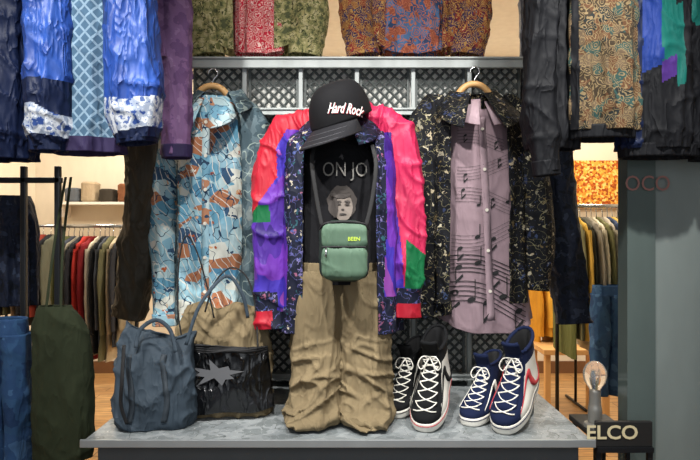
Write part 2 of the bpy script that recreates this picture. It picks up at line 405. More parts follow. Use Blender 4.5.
# ---------------- left shirt
garment("jacket","dark patterned denim jacket draped around the printed shirt","jacket",220,100,2.36,40,318,42,F_greydenim,gap=62,ry=.095,
   sleeves=[[(240,108,11,-.02),(254,132,15,-.04),(260,190,16,-.05),(258,255,15,-.05),(250,316,14,-.05)]],collar='jacket',seed=2.3,neckw=18,csize=.8)
garment("shirt","pale blue collage-print button shirt on a wooden hanger","shirt",211,102,2.34,33,326,30,F_blueprint,ry=.075,
   sleeves=[[(192,108,9,.02),(178,122,12,.03),(168,175,13,.05),(165,245,12,.05),(167,322,12,.04)]],collar='shirt',cmat=F_bluecol,buttons=6,bmat=M_button,seed=1.2,tail=.05,cuff=F_bluecol,neckw=15,slope=11,csize=1.1,k=6,cdrop=.012)
hanger(212,95,2.36,70,"wooden coat hanger holding the blue printed shirt")
# ---------------- right floral shirt + tunic
rt,bvt=garment("tunic","mauve cotton tunic printed with black sheet music","shirt",478,106,2.40,32,331,45,F_mauve,ry=.06,k=5,amp=.010,wr=.005,
   collar='shirt',cmat=F_mauvec,seed=4.1,tail=.05,hemshift=9,buttons=5,bmat=M_button,neckw=14,csize=.7,cdrop=.01)
V2=[];F2=[]
def quad2(x0,z0,x1,z1,h,bow=0):
    n=18
    g=lambda t:bow*math.sin(t*math.pi*1.3)
    for i in range(n):
        t0=i/n;t1=(i+1)/n
        a=x0+(x1-x0)*t0; b_=x0+(x1-x0)*t1; za=z0+(z1-z0)*t0+g(t0); zb_=z0+(z1-z0)*t1+g(t1)
        o=len(V2); V2.extend([(a,za-h),(b_,zb_-h),(b_,zb_+h),(a,za+h)]); F2.append((o,o+1,o+2,o+3))
def ell2(x,z,a,b_,rot):
    o=len(V2)
    for i in range(12):
        t=i*math.pi/6; u=a*math.cos(t); v=b_*math.sin(t)
        V2.append((x+u*math.cos(rot)-v*math.sin(rot),z+u*math.sin(rot)+v*math.cos(rot)))
    F2.append(tuple(range(o,o+12)))
random.seed(3)
for si,(py,sl,x0_,x1,bw,sp_,nq,sz) in enumerate([(134,-4,458,504,.01,3.2,3,.6),(162,5,457,508,-.012,3.2,3,.65),(194,-6,456,514,.014,3.4,4,.75),(228,7,452,518,-.02,3.8,4,1.0),(262,-6,450,522,.02,4.2,4,1.3),(292,-9,447,526,.03,4.8,5,1.6)]):
    for l in range(5):
        a=W(x0_,py+l*sp_+sl,2.34); b_=W(x1,py+l*sp_-sl,2.34); quad2(a.x,a.z,b_.x,b_.z,.0007 if si<4 else .0016,bw)
    for q in range(nq):
        t=(q+.5)/nq; p=W(x0_+(x1-x0_)*t,py+sl*(1-2*t)+random.uniform(0,15),2.34)
        ell2(p.x,p.z,.010*sz,.0065*sz,.4); st=.050*sz*(1 if q%2 else -1)
        o=len(V2); xx=p.x+(.009*sz if st>0 else -.009*sz)
        V2.extend([(xx-.0015,p.z),(xx+.0015,p.z),(xx+.0015,p.z+st),(xx-.0015,p.z+st)]); F2.append((o,o+1,o+2,o+3))
        if q%2==0:
            o=len(V2); V2.extend([(xx,p.z+st),(xx+.022*sz,p.z+st*.55),(xx+.02*sz,p.z+st*.4),(xx,p.z+st*.8)]); F2.append((o,o+1,o+2,o+3))
decal("printed_music",V2,F2,bvt,rt,M_black,off=.006,y0=2.34,kind=True)
garment("shirt","black floral shirt worn open over the mauve tunic","shirt",473,101,2.39,46,300,50,F_floralblk,gap=31,ry=.13,
   sleeves=[[(446,104,10,0),(430,116,15,0),(419,165,18,-.02),(420,235,20,-.02),(430,312,19,-.02)],[(500,104,10,0),(515,116,14,0),(528,165,17,-.02),(535,230,18,-.02),(530,286,16,-.02)]],collar='jacket',seed=5.2,k=7,cuff=F_floralblk,slope=12,wr=.008,csize=1.5,neckw=19)
hanger(474,93,2.40,68,"wooden coat hanger holding the floral shirt")
# ---------------- mannequin & clothes
dm=2.15
r=root("mannequin",(W(340,0,dm).x,dm,PZ),"dark display mannequin wearing the layered streetwear outfit","mannequin")
def Rm(px,py,hw,ry,d=dm): p=W(px,py,d); return (p.x,p.y,p.z,hw*d/F,ry)
V,Fc=loft([Rm(343,98,10,.05),Rm(343,104,17,.065),Rm(343,122,19,.07),Rm(342,138,16,.06),Rm(341,146,12,.045),Rm(340,152,14,.05),Rm(340,160,34,.06),Rm(340,172,40,.07),Rm(340,230,36,.075),Rm(340,280,34,.07),Rm(340,330,30,.06),Rm(340,415,20,.05)],nv=80,amp=0,wr=0,p=1,cap=(1,1))
V=[(v[0],v[1],max(v[2],PZ+.002)) for v in V]
mk("mannequin_body",V,Fc,simple("mannequin_black","#1a1716",.45),r)
r,bvs=garment("t_shirt","black band t-shirt with white lettering and portrait print","t-shirt",341,146,dm,42,282,42,F_tshirt,ry=.10,seed=7,k=5,amp=.006,wr=.003,neckw=17)
M_print=simple("print_grey","#7d7a75",.7); M_skin=simple("print_skin","#6f665f",.8); M_hair=simple("print_hair","#37312e",.8); M_lip=simple("print_dark","#2a2523",.8)
tv,tf=text2d("ON JO",.066,offset=-.0004)
tw=W(345,170,2.05)
decal("lettering",[(tw.x+x*.80,tw.z+y*1.1) for x,y in tv],tf,bvs,r,M_print,off=.010,y0=2.04)
pc=W(342,205,2.05)
def blob2(cx,cz,a,b_,n=20,f=lambda t:1):
    return [(cx+a*math.cos(i*2*math.pi/n)*f(i*2*math.pi/n),cz+b_*math.sin(i*2*math.pi/n)*f(i*2*math.pi/n)) for i in range(n)]
def fan(V,F_,M_,pts,mi):
    o=len(V); c=(sum(p[0] for p in pts)/len(pts),sum(p[1] for p in pts)/len(pts)); V.append(c); V.extend(pts); n=len(pts)
    for i in range(n): F_.append((o,o+1+i,o+1+(i+1)%n)); M_.append(mi)
for nm,of,shapes in (("printed_portrait",.005,[(blob2(pc.x,pc.z+.008,.050,.058,30,lambda t:1+.04*math.sin(7*t)+.03*math.sin(11*t)),1)]),
    ("printed_portrait",.008,[(blob2(pc.x+.004,pc.z-.008,.033,.048),0)]),
    ("printed_portrait",.011,[(blob2(pc.x-.012,pc.z+.002,.009,.003),2),(blob2(pc.x+.018,pc.z+.002,.009,.003),2),(blob2(pc.x-.012,pc.z+.012,.011,.0025),1),(blob2(pc.x+.018,pc.z+.012,.011,.0025),1),(blob2(pc.x+.003,pc.z-.016,.005,.003),2),(blob2(pc.x+.003,pc.z-.032,.013,.003),2),(blob2(pc.x-.004,pc.z+.036,.034,.014,24,lambda t:1+.08*math.sin(9*t)),1),(blob2(pc.x-.024,pc.z-.01,.011,.034),1)])):
    V=[];F_=[];Mi=[]
    for s_,mi in shapes: fan(V,F_,Mi,s_,mi)
    decal(nm,V,F_,bvs,r,[M_skin,M_hair,M_lip],off=of,y0=2.04,midx=Mi)
def wob(c,s=9): return noise.noise(Vector((c.x*s,c.y*3,c.z*s)))*14
def jm(px,py,c):
    px+=wob(c,4)*.3
    if px<350:
        if px>288+ (py-120)*.01: return 3
        if py<150: return 0
        if py>302: return 3
        return 2
    if px<383: return 3
    if py>292: return 3
    if px<402: return 2
    return 1
def js(px,py,c):
    w=wob(c,4); px+=w*.2; py2=py+w*.4
    if px<350:
        u=px-(256+(py-115)*.05)
        if u>22+max(0,150-py)*.5 and py>132: return 2
        if py2<206-u*1.1: return 0
        if py2>308: return 0 if px<276 else 3
        if 206<py2<222: return 4 if u<12 else 2
        if py2>288: return 3 if u<16 else 2
        return 2
    if py2>302: return 0
    if py2>286: return 3
    if 234+ (px-400)*.8<py2<286 and px>403: return 4
    if px<390+max(0,(py-180))*.12 and py>135: return 2
    return 1
garment("jacket","red and purple satin colour-block jacket with navy floral lapels","jacket",340,122,dm+.01,56,328,61,[F_red,F_pink,F_purple,F_floralnavy,F_green],gap=32,ry=.135,
   sleeves=[[(316,118,9,0),(298,128,15,0),(281,146,19,-.01),(273,186,19,-.02),(273,235,18,-.03),(275,280,18,-.04),(278,326,19,-.04)],[(364,116,9,0),(383,124,15,0),(397,142,18,-.01),(403,186,18,-.01),(405,230,17,-.02),(404,272,16,-.04),(403,316,17,-.04)]],
   matfn=jm,smatfn=js,collar='jacket',cmat=F_floralnavy,seed=3.3,k=7,amp=.011,wr=.007,swr=.013,neckw=20,snu=130,snv=200)
# trousers
r=root("trousers",(W(340,0,2.1).x,2.1,PZ),"wide khaki pleated trousers pooling on the platform","trousers")
def T(px,py,hw,ry,d=2.12): p=W(px,py,d); return (p.x,p.y,p.z,hw*d/F,ry)
V,Fc=loft([T(340,262,40,.085),T(340,268,41,.09),T(340,276,42,.09)],nv=8,nu=90,amp=.002,wr=.002,k=5)
mk("waistband",V,Fc,F_khaki,r,solid=.005)
def khaki_pool(px,seed,sgn):
    rows=[T(px,270,24,.085),T(px,300,26,.10),T(px+sgn*1,330,26,.105),T(px+sgn*1,355,26,.105,2.11),T(px+sgn*2,374,25,.11,2.10),T(px+sgn*3,390,25,.115,2.09),T(px+sgn*4,402,27,.14,2.09),T(px+sgn*5,410,28,.16,2.08),T(px+sgn*4,415.5,26,.155,2.08)]
    V,Fc=loft(rows,nu=180,nv=150,k=6,amp=.013,seed=seed,wr=.011,p=.95,grow=.5)
    out=[]
    for q in V:
        h=q.z-PZ
        k_=max(0,1-h/.34)**1.1
        n_=(ridge(noise.noise(Vector((q.x*5+seed,q.y*4,h*19+q.x*7*sgn))),2.0)-.3)
        fy=1 if q.y<2.1 else -1
        q=q+Vector((0,-1,0))*(.038*k_*n_)*fy+Vector((sgn,0,0))*.010*k_*n_
        out.append(Vector((q.x,q.y,max(q.z,PZ+.003))))
    mk("leg",out,Fc,F_khaki,r,solid=.004)
khaki_pool(319,1.5,-1); khaki_pool(362,4.4,1)
# cap
cc_=W(341,118,2.06)
r=root("baseball_cap",tuple(cc_),"black baseball cap with white script lettering on the mannequin head","cap")
F_cap=fabric("black_twill","#0e0e11",[],.8,.15,var=.2,crease=0)
V=[];Fc=[];nu_,nv_=60,20; R0=.108
ang=math.radians(-36)
def rot(x,y,a=ang): return (x*math.cos(a)-y*math.sin(a),x*math.sin(a)+y*math.cos(a))
tl=math.radians(17)
lean=math.radians(10)
def place(x,y,z):
    y2=y*math.cos(tl)-z*math.sin(tl); z2=y*math.sin(tl)+z*math.cos(tl)
    x,y2=rot(x,y2)
    x,z2=x*math.cos(lean)-z2*math.sin(lean)*.4,x*math.sin(lean)*1.0+z2*math.cos(lean)
    return (cc_.x+x,cc_.y+y2,cc_.z+z2)
for j in range(nv_+1):
    ph=j/nv_*math.pi/2
    for i in range(nu_):
        th=2*math.pi*i/nu_
        rr=R0*math.cos(ph)**.60*(1+.012*abs(math.cos(3*th))) if j<nv_ else .001
        V.append(place(rr*math.sin(th)*.95,-rr*math.cos(th)*1.05,-.012+.138*math.sin(ph)))
for j in range(nv_):
    for i in range(nu_):
        a=j*nu_+i;b_=j*nu_+(i+1)%nu_; Fc.append((a,b_,b_+nu_,a+nu_))
mk("crown",V,Fc,F_cap,r,solid=.003); bvc=bvh(V,Fc)
V=[];Fc=[]
nj=12;ni=28
for j in range(nj+1):
    t=j/nj
    for i in range(ni+1):
        u=-1+2*i/ni
        th=math.radians(u*66)
        x0=R0*.99*math.sin(th)*.95; y0_=-R0*.99*math.cos(th)*1.05
        ext=.100*(1-abs(u)**3)**.7
        x=x0*(1+.10*t); y=y0_-ext*t
        z=-.008-.040*t*(1-abs(u)**2)-.052*(u*u)*(.15+.85*t)
        V.append(place(x,y,z))
for j in range(nj):
    for i in range(ni):
        a=j*(ni+1)+i; Fc.append((a,a+1,a+ni+2,a+ni+1))
mk("brim",V,Fc,fabric("black_brim_twill","#19191d",[],.7,.1,var=.1,crease=0),r,solid=.005)
for tt in (.35,.65,.92):
    pts=[]
    for i in range(23):
        u=-.9+1.8*i/22; th=math.radians(u*66)
        x0=R0*.99*math.sin(th)*.95; y0_=-R0*.99*math.cos(th)*1.05; ext=.100*(1-abs(u)**3)**.7
        z=-.008-.040*tt*(1-abs(u)**2)-.052*(u*u)*(.15+.85*tt)+.003
        pts.append(place(x0*(1+.10*tt),y0_-ext*tt,z))
    mk("brim_stitching",*tube(pts,.0008,5,1),simple("grey_thread","#4a4a4e",.8),r)
bt=Vector(place(0,0,.128))
V,Fc=loft([(bt.x,bt.y,bt.z+.004,.004,.004),(bt.x,bt.y,bt.z+.002,.009,.009),(bt.x,bt.y,bt.z-.005,.01,.01)],nu=12,nv=5,amp=0,wr=0,cap=(1,1),p=1)
mk("cap_button",V,Fc,F_cap,r)
M_thread=simple("white_thread","#e9e8e4",.7)
M_redthread=simple("red_thread","#a82a34",.7)
a_=math.radians(-2)
tc_=W(345,109,1.955)
for mt,dx,dz,of,nm in ((M_redthread,.0018,-.0018,.003,"lettering_shadow"),(M_thread,0,0,.0055,"lettering")):
    tv,tf=text2d("Hard Rock",.033,shear=.45,offset=.0003)
    tv=[(x*.79,y*1.45) for x,y in tv]
    decal(nm,[(tc_.x+dx+x*math.cos(a_)-y*math.sin(a_),tc_.z+dz+x*math.sin(a_)+y*math.cos(a_)-x*x*1.0) for x,y in tv],tf,bvc,r,mt,off=of,y0=2.0)
# crossbody bag
bd=1.93
def rbox(cx,y0,y1,z0,z1,hw,seed=0,p=.35,nv=30,amp=0,wr=.0015,rtop=.02):
    rows=[]; n=12; cy=(y0+y1)/2; ry=(y1-y0)/2
    for i in range(n+1):
        t=i/n; z=z1+(z0-z1)*t
        e=min(t,1-t)*(z1-z0)
        k_=1 if e>rtop else math.sqrt(max(0,1-(1-e/rtop)**2))
        sh=rtop*(1-k_)
        rows.append((cx,cy,z,max(.003,hw-sh),max(.003,ry-sh*.8)))
    return loft(rows,nu=64,nv=nv,p=p,amp=amp,wr=wr,seed=seed,cap=(1,1))
r=root("crossbody_bag",tuple(W(344,281,bd)),"small sage green crossbody bag slung over the t-shirt","bag")
F_sage=fabric("sage_nylon","#4f6655",[],.6,.15,var=.35,crease=.15); F_sage2=fabric("deep_green_nylon","#202c27",[],.6,.15,var=.15,crease=.1)
bc=W(344,252,bd)
zt_=W(0,220,bd).z; zb_=W(0,282,bd).z
V,Fc=rbox(bc.x,bd-.025,bd+.05,zb_,zt_,.080,rtop=.045,p=.6,wr=.003); mk("bag_body",V,Fc,F_sage2,r)
V,Fc=rbox(bc.x,bd-.052,bd-.01,zb_+.008,W(0,245,bd).z,.071,rtop=.03,p=.6,wr=.004); mk("front_pocket",V,Fc,F_sage,r)
V,Fc=rbox(bc.x,bd-.040,bd-.01,W(0,250,bd).z,zt_-.010,.071,rtop=.028,p=.6,wr=.003); mk("upper_panel",V,Fc,F_sage,r); bvq=bvh(V,Fc)
tubeo("zip",[(bc.x-.07,bd-.03,W(0,247,bd).z),(bc.x-.04,bd-.045,W(0,246.5,bd).z),(bc.x+.04,bd-.045,W(0,246.5,bd).z),(bc.x+.07,bd-.03,W(0,247,bd).z)],.003,M_black,r)
tubeo("zip",[(bc.x-.077,bd,zt_-.03),(bc.x-.06,bd-.024,zt_-.012),(bc.x,bd-.03,zt_-.006),(bc.x+.06,bd-.024,zt_-.012),(bc.x+.077,bd,zt_-.03)],.004,M_black,r)
tubeo("zip_pull",[(bc.x-.055,bd-.05,W(0,247,bd).z),(bc.x-.056,bd-.06,W(0,256,bd).z)],.003,M_steel,r,sub=1)
tv,tf=text2d("BEEN",.017,offset=.0004)
q=W(354,239,bd-.03)
mk("lettering",[(q.x+x,hity(bvq,q.x+x,q.z+y,bd-.036)-.003,q.z+y) for x,y in tv],tf,simple("lime_print","#a9c03a",.5),r,smooth=False)
S1=[W(322,226,bd+.01),W(317,200,1.95),W(312,165,1.96),W(314,148,2.0),W(320,138,2.08)]
tubeo("strap",[tuple(p) for p in S1],.007,M_black,r,flatten=.25)
S2=[W(366,226,bd+.01),W(372,200,1.95),W(376,165,1.965),W(372,145,2.02)]
tubeo("strap",[tuple(p) for p in S2],.007,M_black,r,flatten=.25)
# ---------------- rack-top garments
garment("jacket","olive foliage-print jacket open over a red paisley lining, above the rack","jacket",256,-55,2.62,44,56,44,F_camo,gap=24,ry=.085,sleeves=[[(226,-50,12),(210,-35,15),(202,5,16,-.04),(208,54,14,-.05)],[(288,-50,12),(302,-35,15),(311,5,16,-.04),(305,54,14,-.05)]],collar='jacket',seed=8.1,k=6,wr=.009,tail=.06,cuff=F_camo)
garment("shirt","red paisley shirt inside the olive jacket","shirt",259,-50,2.58,24,57,23,F_redpais,ry=.05,seed=9.1,tail=.02)
garment("jacket","burgundy paisley jacket hung above the rack","jacket",414,-55,2.62,50,56,50,F_paisley,gap=26,ry=.085,sleeves=[[(380,-50,12),(364,-35,15),(356,5,16,-.04),(363,54,14,-.05)],[(450,-50,12),(464,-35,15),(474,5,16,-.04),(467,54,14,-.05)]],collar='jacket',seed=6.4,k=6,wr=.009,tail=.06,cuff=F_paisley)
garment("shirt","blue and rust paisley shirt inside the burgundy jacket","shirt",412,-50,2.58,30,57,29,F_paisblue,ry=.05,seed=9.9,tail=.03)
for (a,b_,dd,lab) in ((-60,200,1.98,"steel hanging rail above the blue jackets"),(515,720,1.88,"steel hanging rail above the dark jackets"),(190,530,2.62,"steel hanging rail over the rack")):
    pr=-104 if dd<2.5 else -70
    p=W(a,pr,dd); q=W(b_,pr,dd)
    rr=root("hanging_rail",tuple(p),lab,"rail")
    tubeo("rail",[tuple(p),tuple(q)],.012,M_steel,rr,sub=1)
    for u in (.1,.9):
        x=p.x+(q.x-p.x)*u; tubeo("rail_bracket",[(x,dd,p.z),(x,dd,3.2)],.006,M_steel,rr,sub=1)
# ---------------- upper-left clothes
garment("shirt","denim shirt with diamond stitch pattern inside the blue jacket","shirt",88,-95,1.98,34,154,34,[F_diamond,F_violet],matfn=lambda x,y,c:1 if y>140 else 0,ry=.06,seed=2.8,k=4)
garment("jacket","bright blue nylon jacket with white patterned cuffs","jacket",90,-95,1.94,54,120,58,[F_nylon,F_cuffw,F_navynylon],gap=33,ry=.085,
  sleeves=[[(52,-75,20),(48,0,22,-.02),(49,80,22,-.03),(49,125,21,-.03),(49,148,15,-.03)],[(124,-75,20),(131,0,23,-.02),(133,80,25,-.03),(135,118,23,-.03),(137,140,16,-.03)]],
  smatfn=lambda x,y,c:(1 if ((112<y+wob(c)<140) if x<90 else (100<y+wob(c)<130)) else (2 if y>(138 if x<90 else 130) or (y>85 and x<90) else 0)),seed=1.9,k=6,wr=.010,cuff=F_navynylon)
garment("jacket","dark navy jacket hanging beside the blue nylon jacket","jacket",-10,-95,2.0,40,160,44,F_navynylon,ry=.08,seed=3.7,wr=.012,pinch=.1)
garment("shirt","purple cotton shirt with a long hanging sleeve","shirt",148,-95,2.15,34,60,34,F_mauvep,ry=.05,sleeves=[[(170,-75,15),(174,0,15),(176,80,15),(177,155,12)]],cuff=F_violet,seed=6.0)
garment("coat","long dark brown coat hanging beside the printed shirt","coat",158,-60,2.50,30,255,22,F_brown,ry=.05,hemshift=-8,sleeves=[[(156,120,20,-.06),(150,190,21,-.06),(140,255,18,-.06),(129,318,14,-.06)]],seed=6.6,wr=.011)
# ---------------- upper-right clothes
garment("jacket","navy printed jacket hanging beside the floral shirt","jacket",541,-60,2.62,20,200,18,F_navyp,ry=.06,sleeves=[[(541,40,18),(549,120,18),(558,200,17),(567,270,16),(573,322,15)]],seed=7.6,wr=.012)
garment("jacket","black nylon jacket hanging on the overhead rail","jacket",552,-95,1.92,26,150,26,F_blackn,ry=.05,sleeves=[[(548,-70,13,-.04),(541,20,15,-.04),(540,100,14,-.04),(546,172,10,-.04)]],seed=4.9,wr=.009,pinch=.1,cuff=F_blackn)
garment("jacket","brown and teal paisley jacket hanging on the overhead rail","jacket",602,-95,1.86,32,132,33,[F_browpais,F_blackn],ry=.06,seed=5.9,wr=.008,k=5,pinch=.05,rib=F_blackn,matfn=lambda x,y,c:1 if 568<x<574 or 601<x<603 else 0)
def cb(px,py,c):
    py+=(px-650)*.5
    if px<634: return 4
    if px<650: return 3 if py<70 else 0
    if px<664: return 1 if py<68 else (2 if py<88 else 0)
    return 0 if (py>100 or py<20) else 1 if px<672 else 0
garment("jacket","colour-block nylon jacket in navy, teal and purple","jacket",658,-95,1.88,36,150,40,[F_blackn,F_teal,F_vio2,F_royal,F_navynylon],ry=.06,matfn=cb,seed=6.9,wr=.009,pinch=.05,rib=F_blackn,k=5,nv=180,
  sleeves=[[(636,-75,13),(629,0,14),(630,70,14),(638,138,11)],[(680,-75,14),(687,0,15),(688,80,15),(680,146,12)]],smatfn=lambda x,y,c:(4 if x<660 else 0) if y>30 else (3 if x<660 else 1))
garment("jacket","black jacket with a long hem at the rail end","jacket",722,-95,1.88,26,160,28,F_blackn,ry=.05,seed=1.1)
# ---------------- bags on platform
def soft_bag(name,label,pxl,pxr,pyt,d,ry,mat,seed,wr=.012,slump=0.0,topf=.8,skew=0.0,gather=0.0,p_=.7,sag=0.0):
    cx=(pxl+pxr)/2; hw=(pxr-pxl)/2*d/F; p=W(cx,pyt,d); zt=p.z
    r=root(name,(p.x,d,PZ),label,"bag")
    H=zt-PZ
    rows=[(p.x+slump,d+.03,zt,hw*topf,ry*.16),(p.x+slump*.7,d+.015,PZ+H*.86,hw*(topf*.6+.38),ry*.40),(p.x+slump*.2,d,PZ+H*.6,hw*.97,ry*.7),(p.x,d,PZ+H*.3,hw*1.0,ry),(p.x,d,PZ+H*.08,hw*.98,ry),(p.x,d,PZ+.004,hw*.93,ry*.88)]
    V,Fc=loft(rows,nu=130,nv=100,p=p_,k=3,amp=.006,seed=seed,wr=wr,cap=(0,1),grow=-.1)
    out=[]
    for v in V:
        t=max(0,(v.z-PZ)/H)
        u=(v.x-p.x)/hw
        g=gather*t*t*math.sin((v.x-p.x)*75+seed+3*math.sin(v.z*14))
        z=max(v.z,PZ+.002)+skew*(v.x-p.x)*t**2+gather*.8*t**3*math.sin((v.x-p.x)*50+seed)-sag*t**3*(1-u*u)*.9
        out.append(Vector((v.x,v.y-g-sag*.35*t*t*math.cos(u*1.5),z)))
    mk("bag_body",out,Fc,mat,r,solid=.004)
    return r,bvh(out,Fc),p,zt
F_slate=fabric("slate_nylon","#35404a",[],.7,.2,var=.3,crease=.3)
r,bvb,p,zt_=soft_bag("tote_bag","slouchy slate grey tote bag on the platform",118,192,326,2.03,.078,F_slate,2.2,wr=.014,slump=.014,topf=.90,skew=-.22,gather=.006,p_=.6,sag=.035)
for x_ in (-.055,.055):
    V=[];Fc=[]
    for j in range(26):
        z=PZ+.03+.215*j/25
        for dx in (-.009,.009):
            x=p.x+x_+dx+.01*math.sin(j*.2); V.append((x,min(hity(bvb,x,z,1.97),2.0)-.004,z))
        if j: a=2*j; Fc.append((a-2,a-1,a+1,a))
    mk("bag_webbing",V,Fc,simple("slate_webbing","#29323a",.7),r,solid=.003)
tubeo("strap",[W(136,348,1.965),W(140,330,1.98),W(156,320,1.99),W(170,330,1.98),W(176,352,1.955)],.007,F_slate,r,flatten=.3)
tubeo("strap",[W(186,345,1.98),W(200,305,2.0),W(226,276,2.05),W(242,294,2.05),W(248,318,2.06)],.006,F_slate,r,flatten=.3)
tubeo("strap",[W(124,345,1.94),W(122,380,1.90),W(121,405,1.91),W(127,424,1.92)],.006,M_black,r,flatten=.3)
r,bvb,p,zt_=soft_bag("tote_bag","khaki canvas tote bag with a glossy black front panel",174,270,302,2.15,.060,F_khaki,5.5,wr=.016,topf=.78,slump=.012,gather=.014,sag=.018,p_=.6)
F_gloss=fabric("black_sheer_vinyl","#101113",[('noise',5,['#0b0c0e','#17181b','#101113'])],.25,.3,var=.4,spec=.5,crease=.5)
def bagpanel(name,pts,mat,off,y0,nn_=34):
    n=nn_; V=[];Fc=[]
    (a,b_,c_,d_)=pts
    for j in range(n+1):
        v=j/n
        for i in range(n+1):
            u=i/n
            px=(a[0]*(1-u)+b_[0]*u)*(1-v)+(d_[0]*(1-u)+c_[0]*u)*v
            py=(a[1]*(1-u)+b_[1]*u)*(1-v)+(d_[1]*(1-u)+c_[1]*u)*v
            q=W(px,py+4*math.sin(u*3.1)*v+2*math.sin(u*9)*(v*v),y0); e=(abs(2*u-1))**4
            V.append((q.x,y0+.05*e-.006*math.sin(u*8+v*5)*v-.008*ridge(noise.noise(Vector((u*2.5+v,v*2,5))),1.5)-off,q.z))
    for j in range(n):
        for i in range(n):
            a_=j*(n+1)+i; Fc.append((a_,a_+1,a_+n+2,a_+n+1))
    return V,mk(name,V,Fc,mat,r,solid=.004)
PV,_o=bagpanel("front_panel",((180,346),(266,351),(272,409),(164,412)),F_gloss,0,2.055)
bagpanel("panel_trim",((180,343),(266,348),(266,352),(180,347)),M_black,.005,2.055)
pc2=W(216,374,2.03)
stv=[]
for i in range(16):
    t=i*math.pi/8+.2; rr=(.082 if i%2==0 else .038)*(1.0+.28*math.sin(i*2.1)); stv.append((pc2.x+rr*math.cos(t)*1.2,2.032,pc2.z+rr*math.sin(t)*.5))
mk("star_shape",[(pc2.x,2.032,pc2.z)]+stv,[(0,1+i,1+(i+1)%16) for i in range(16)],simple("star_grey","#5c5d60",.4),r,smooth=False)  # flat grey star shape over the front panel
tubeo("strap",[W(184,350,2.05),W(178,310,2.06),W(179,262,2.08),W(186,236,2.10),W(197,252,2.10),W(208,290,2.10),W(214,318,2.10)],.0028,M_black,r)
tubeo("strap",[W(205,312,2.08),W(214,284,2.08),W(230,268,2.10),W(246,276,2.10),W(255,304,2.08),W(258,350,2.05)],.003,M_black,r,flatten=.6)
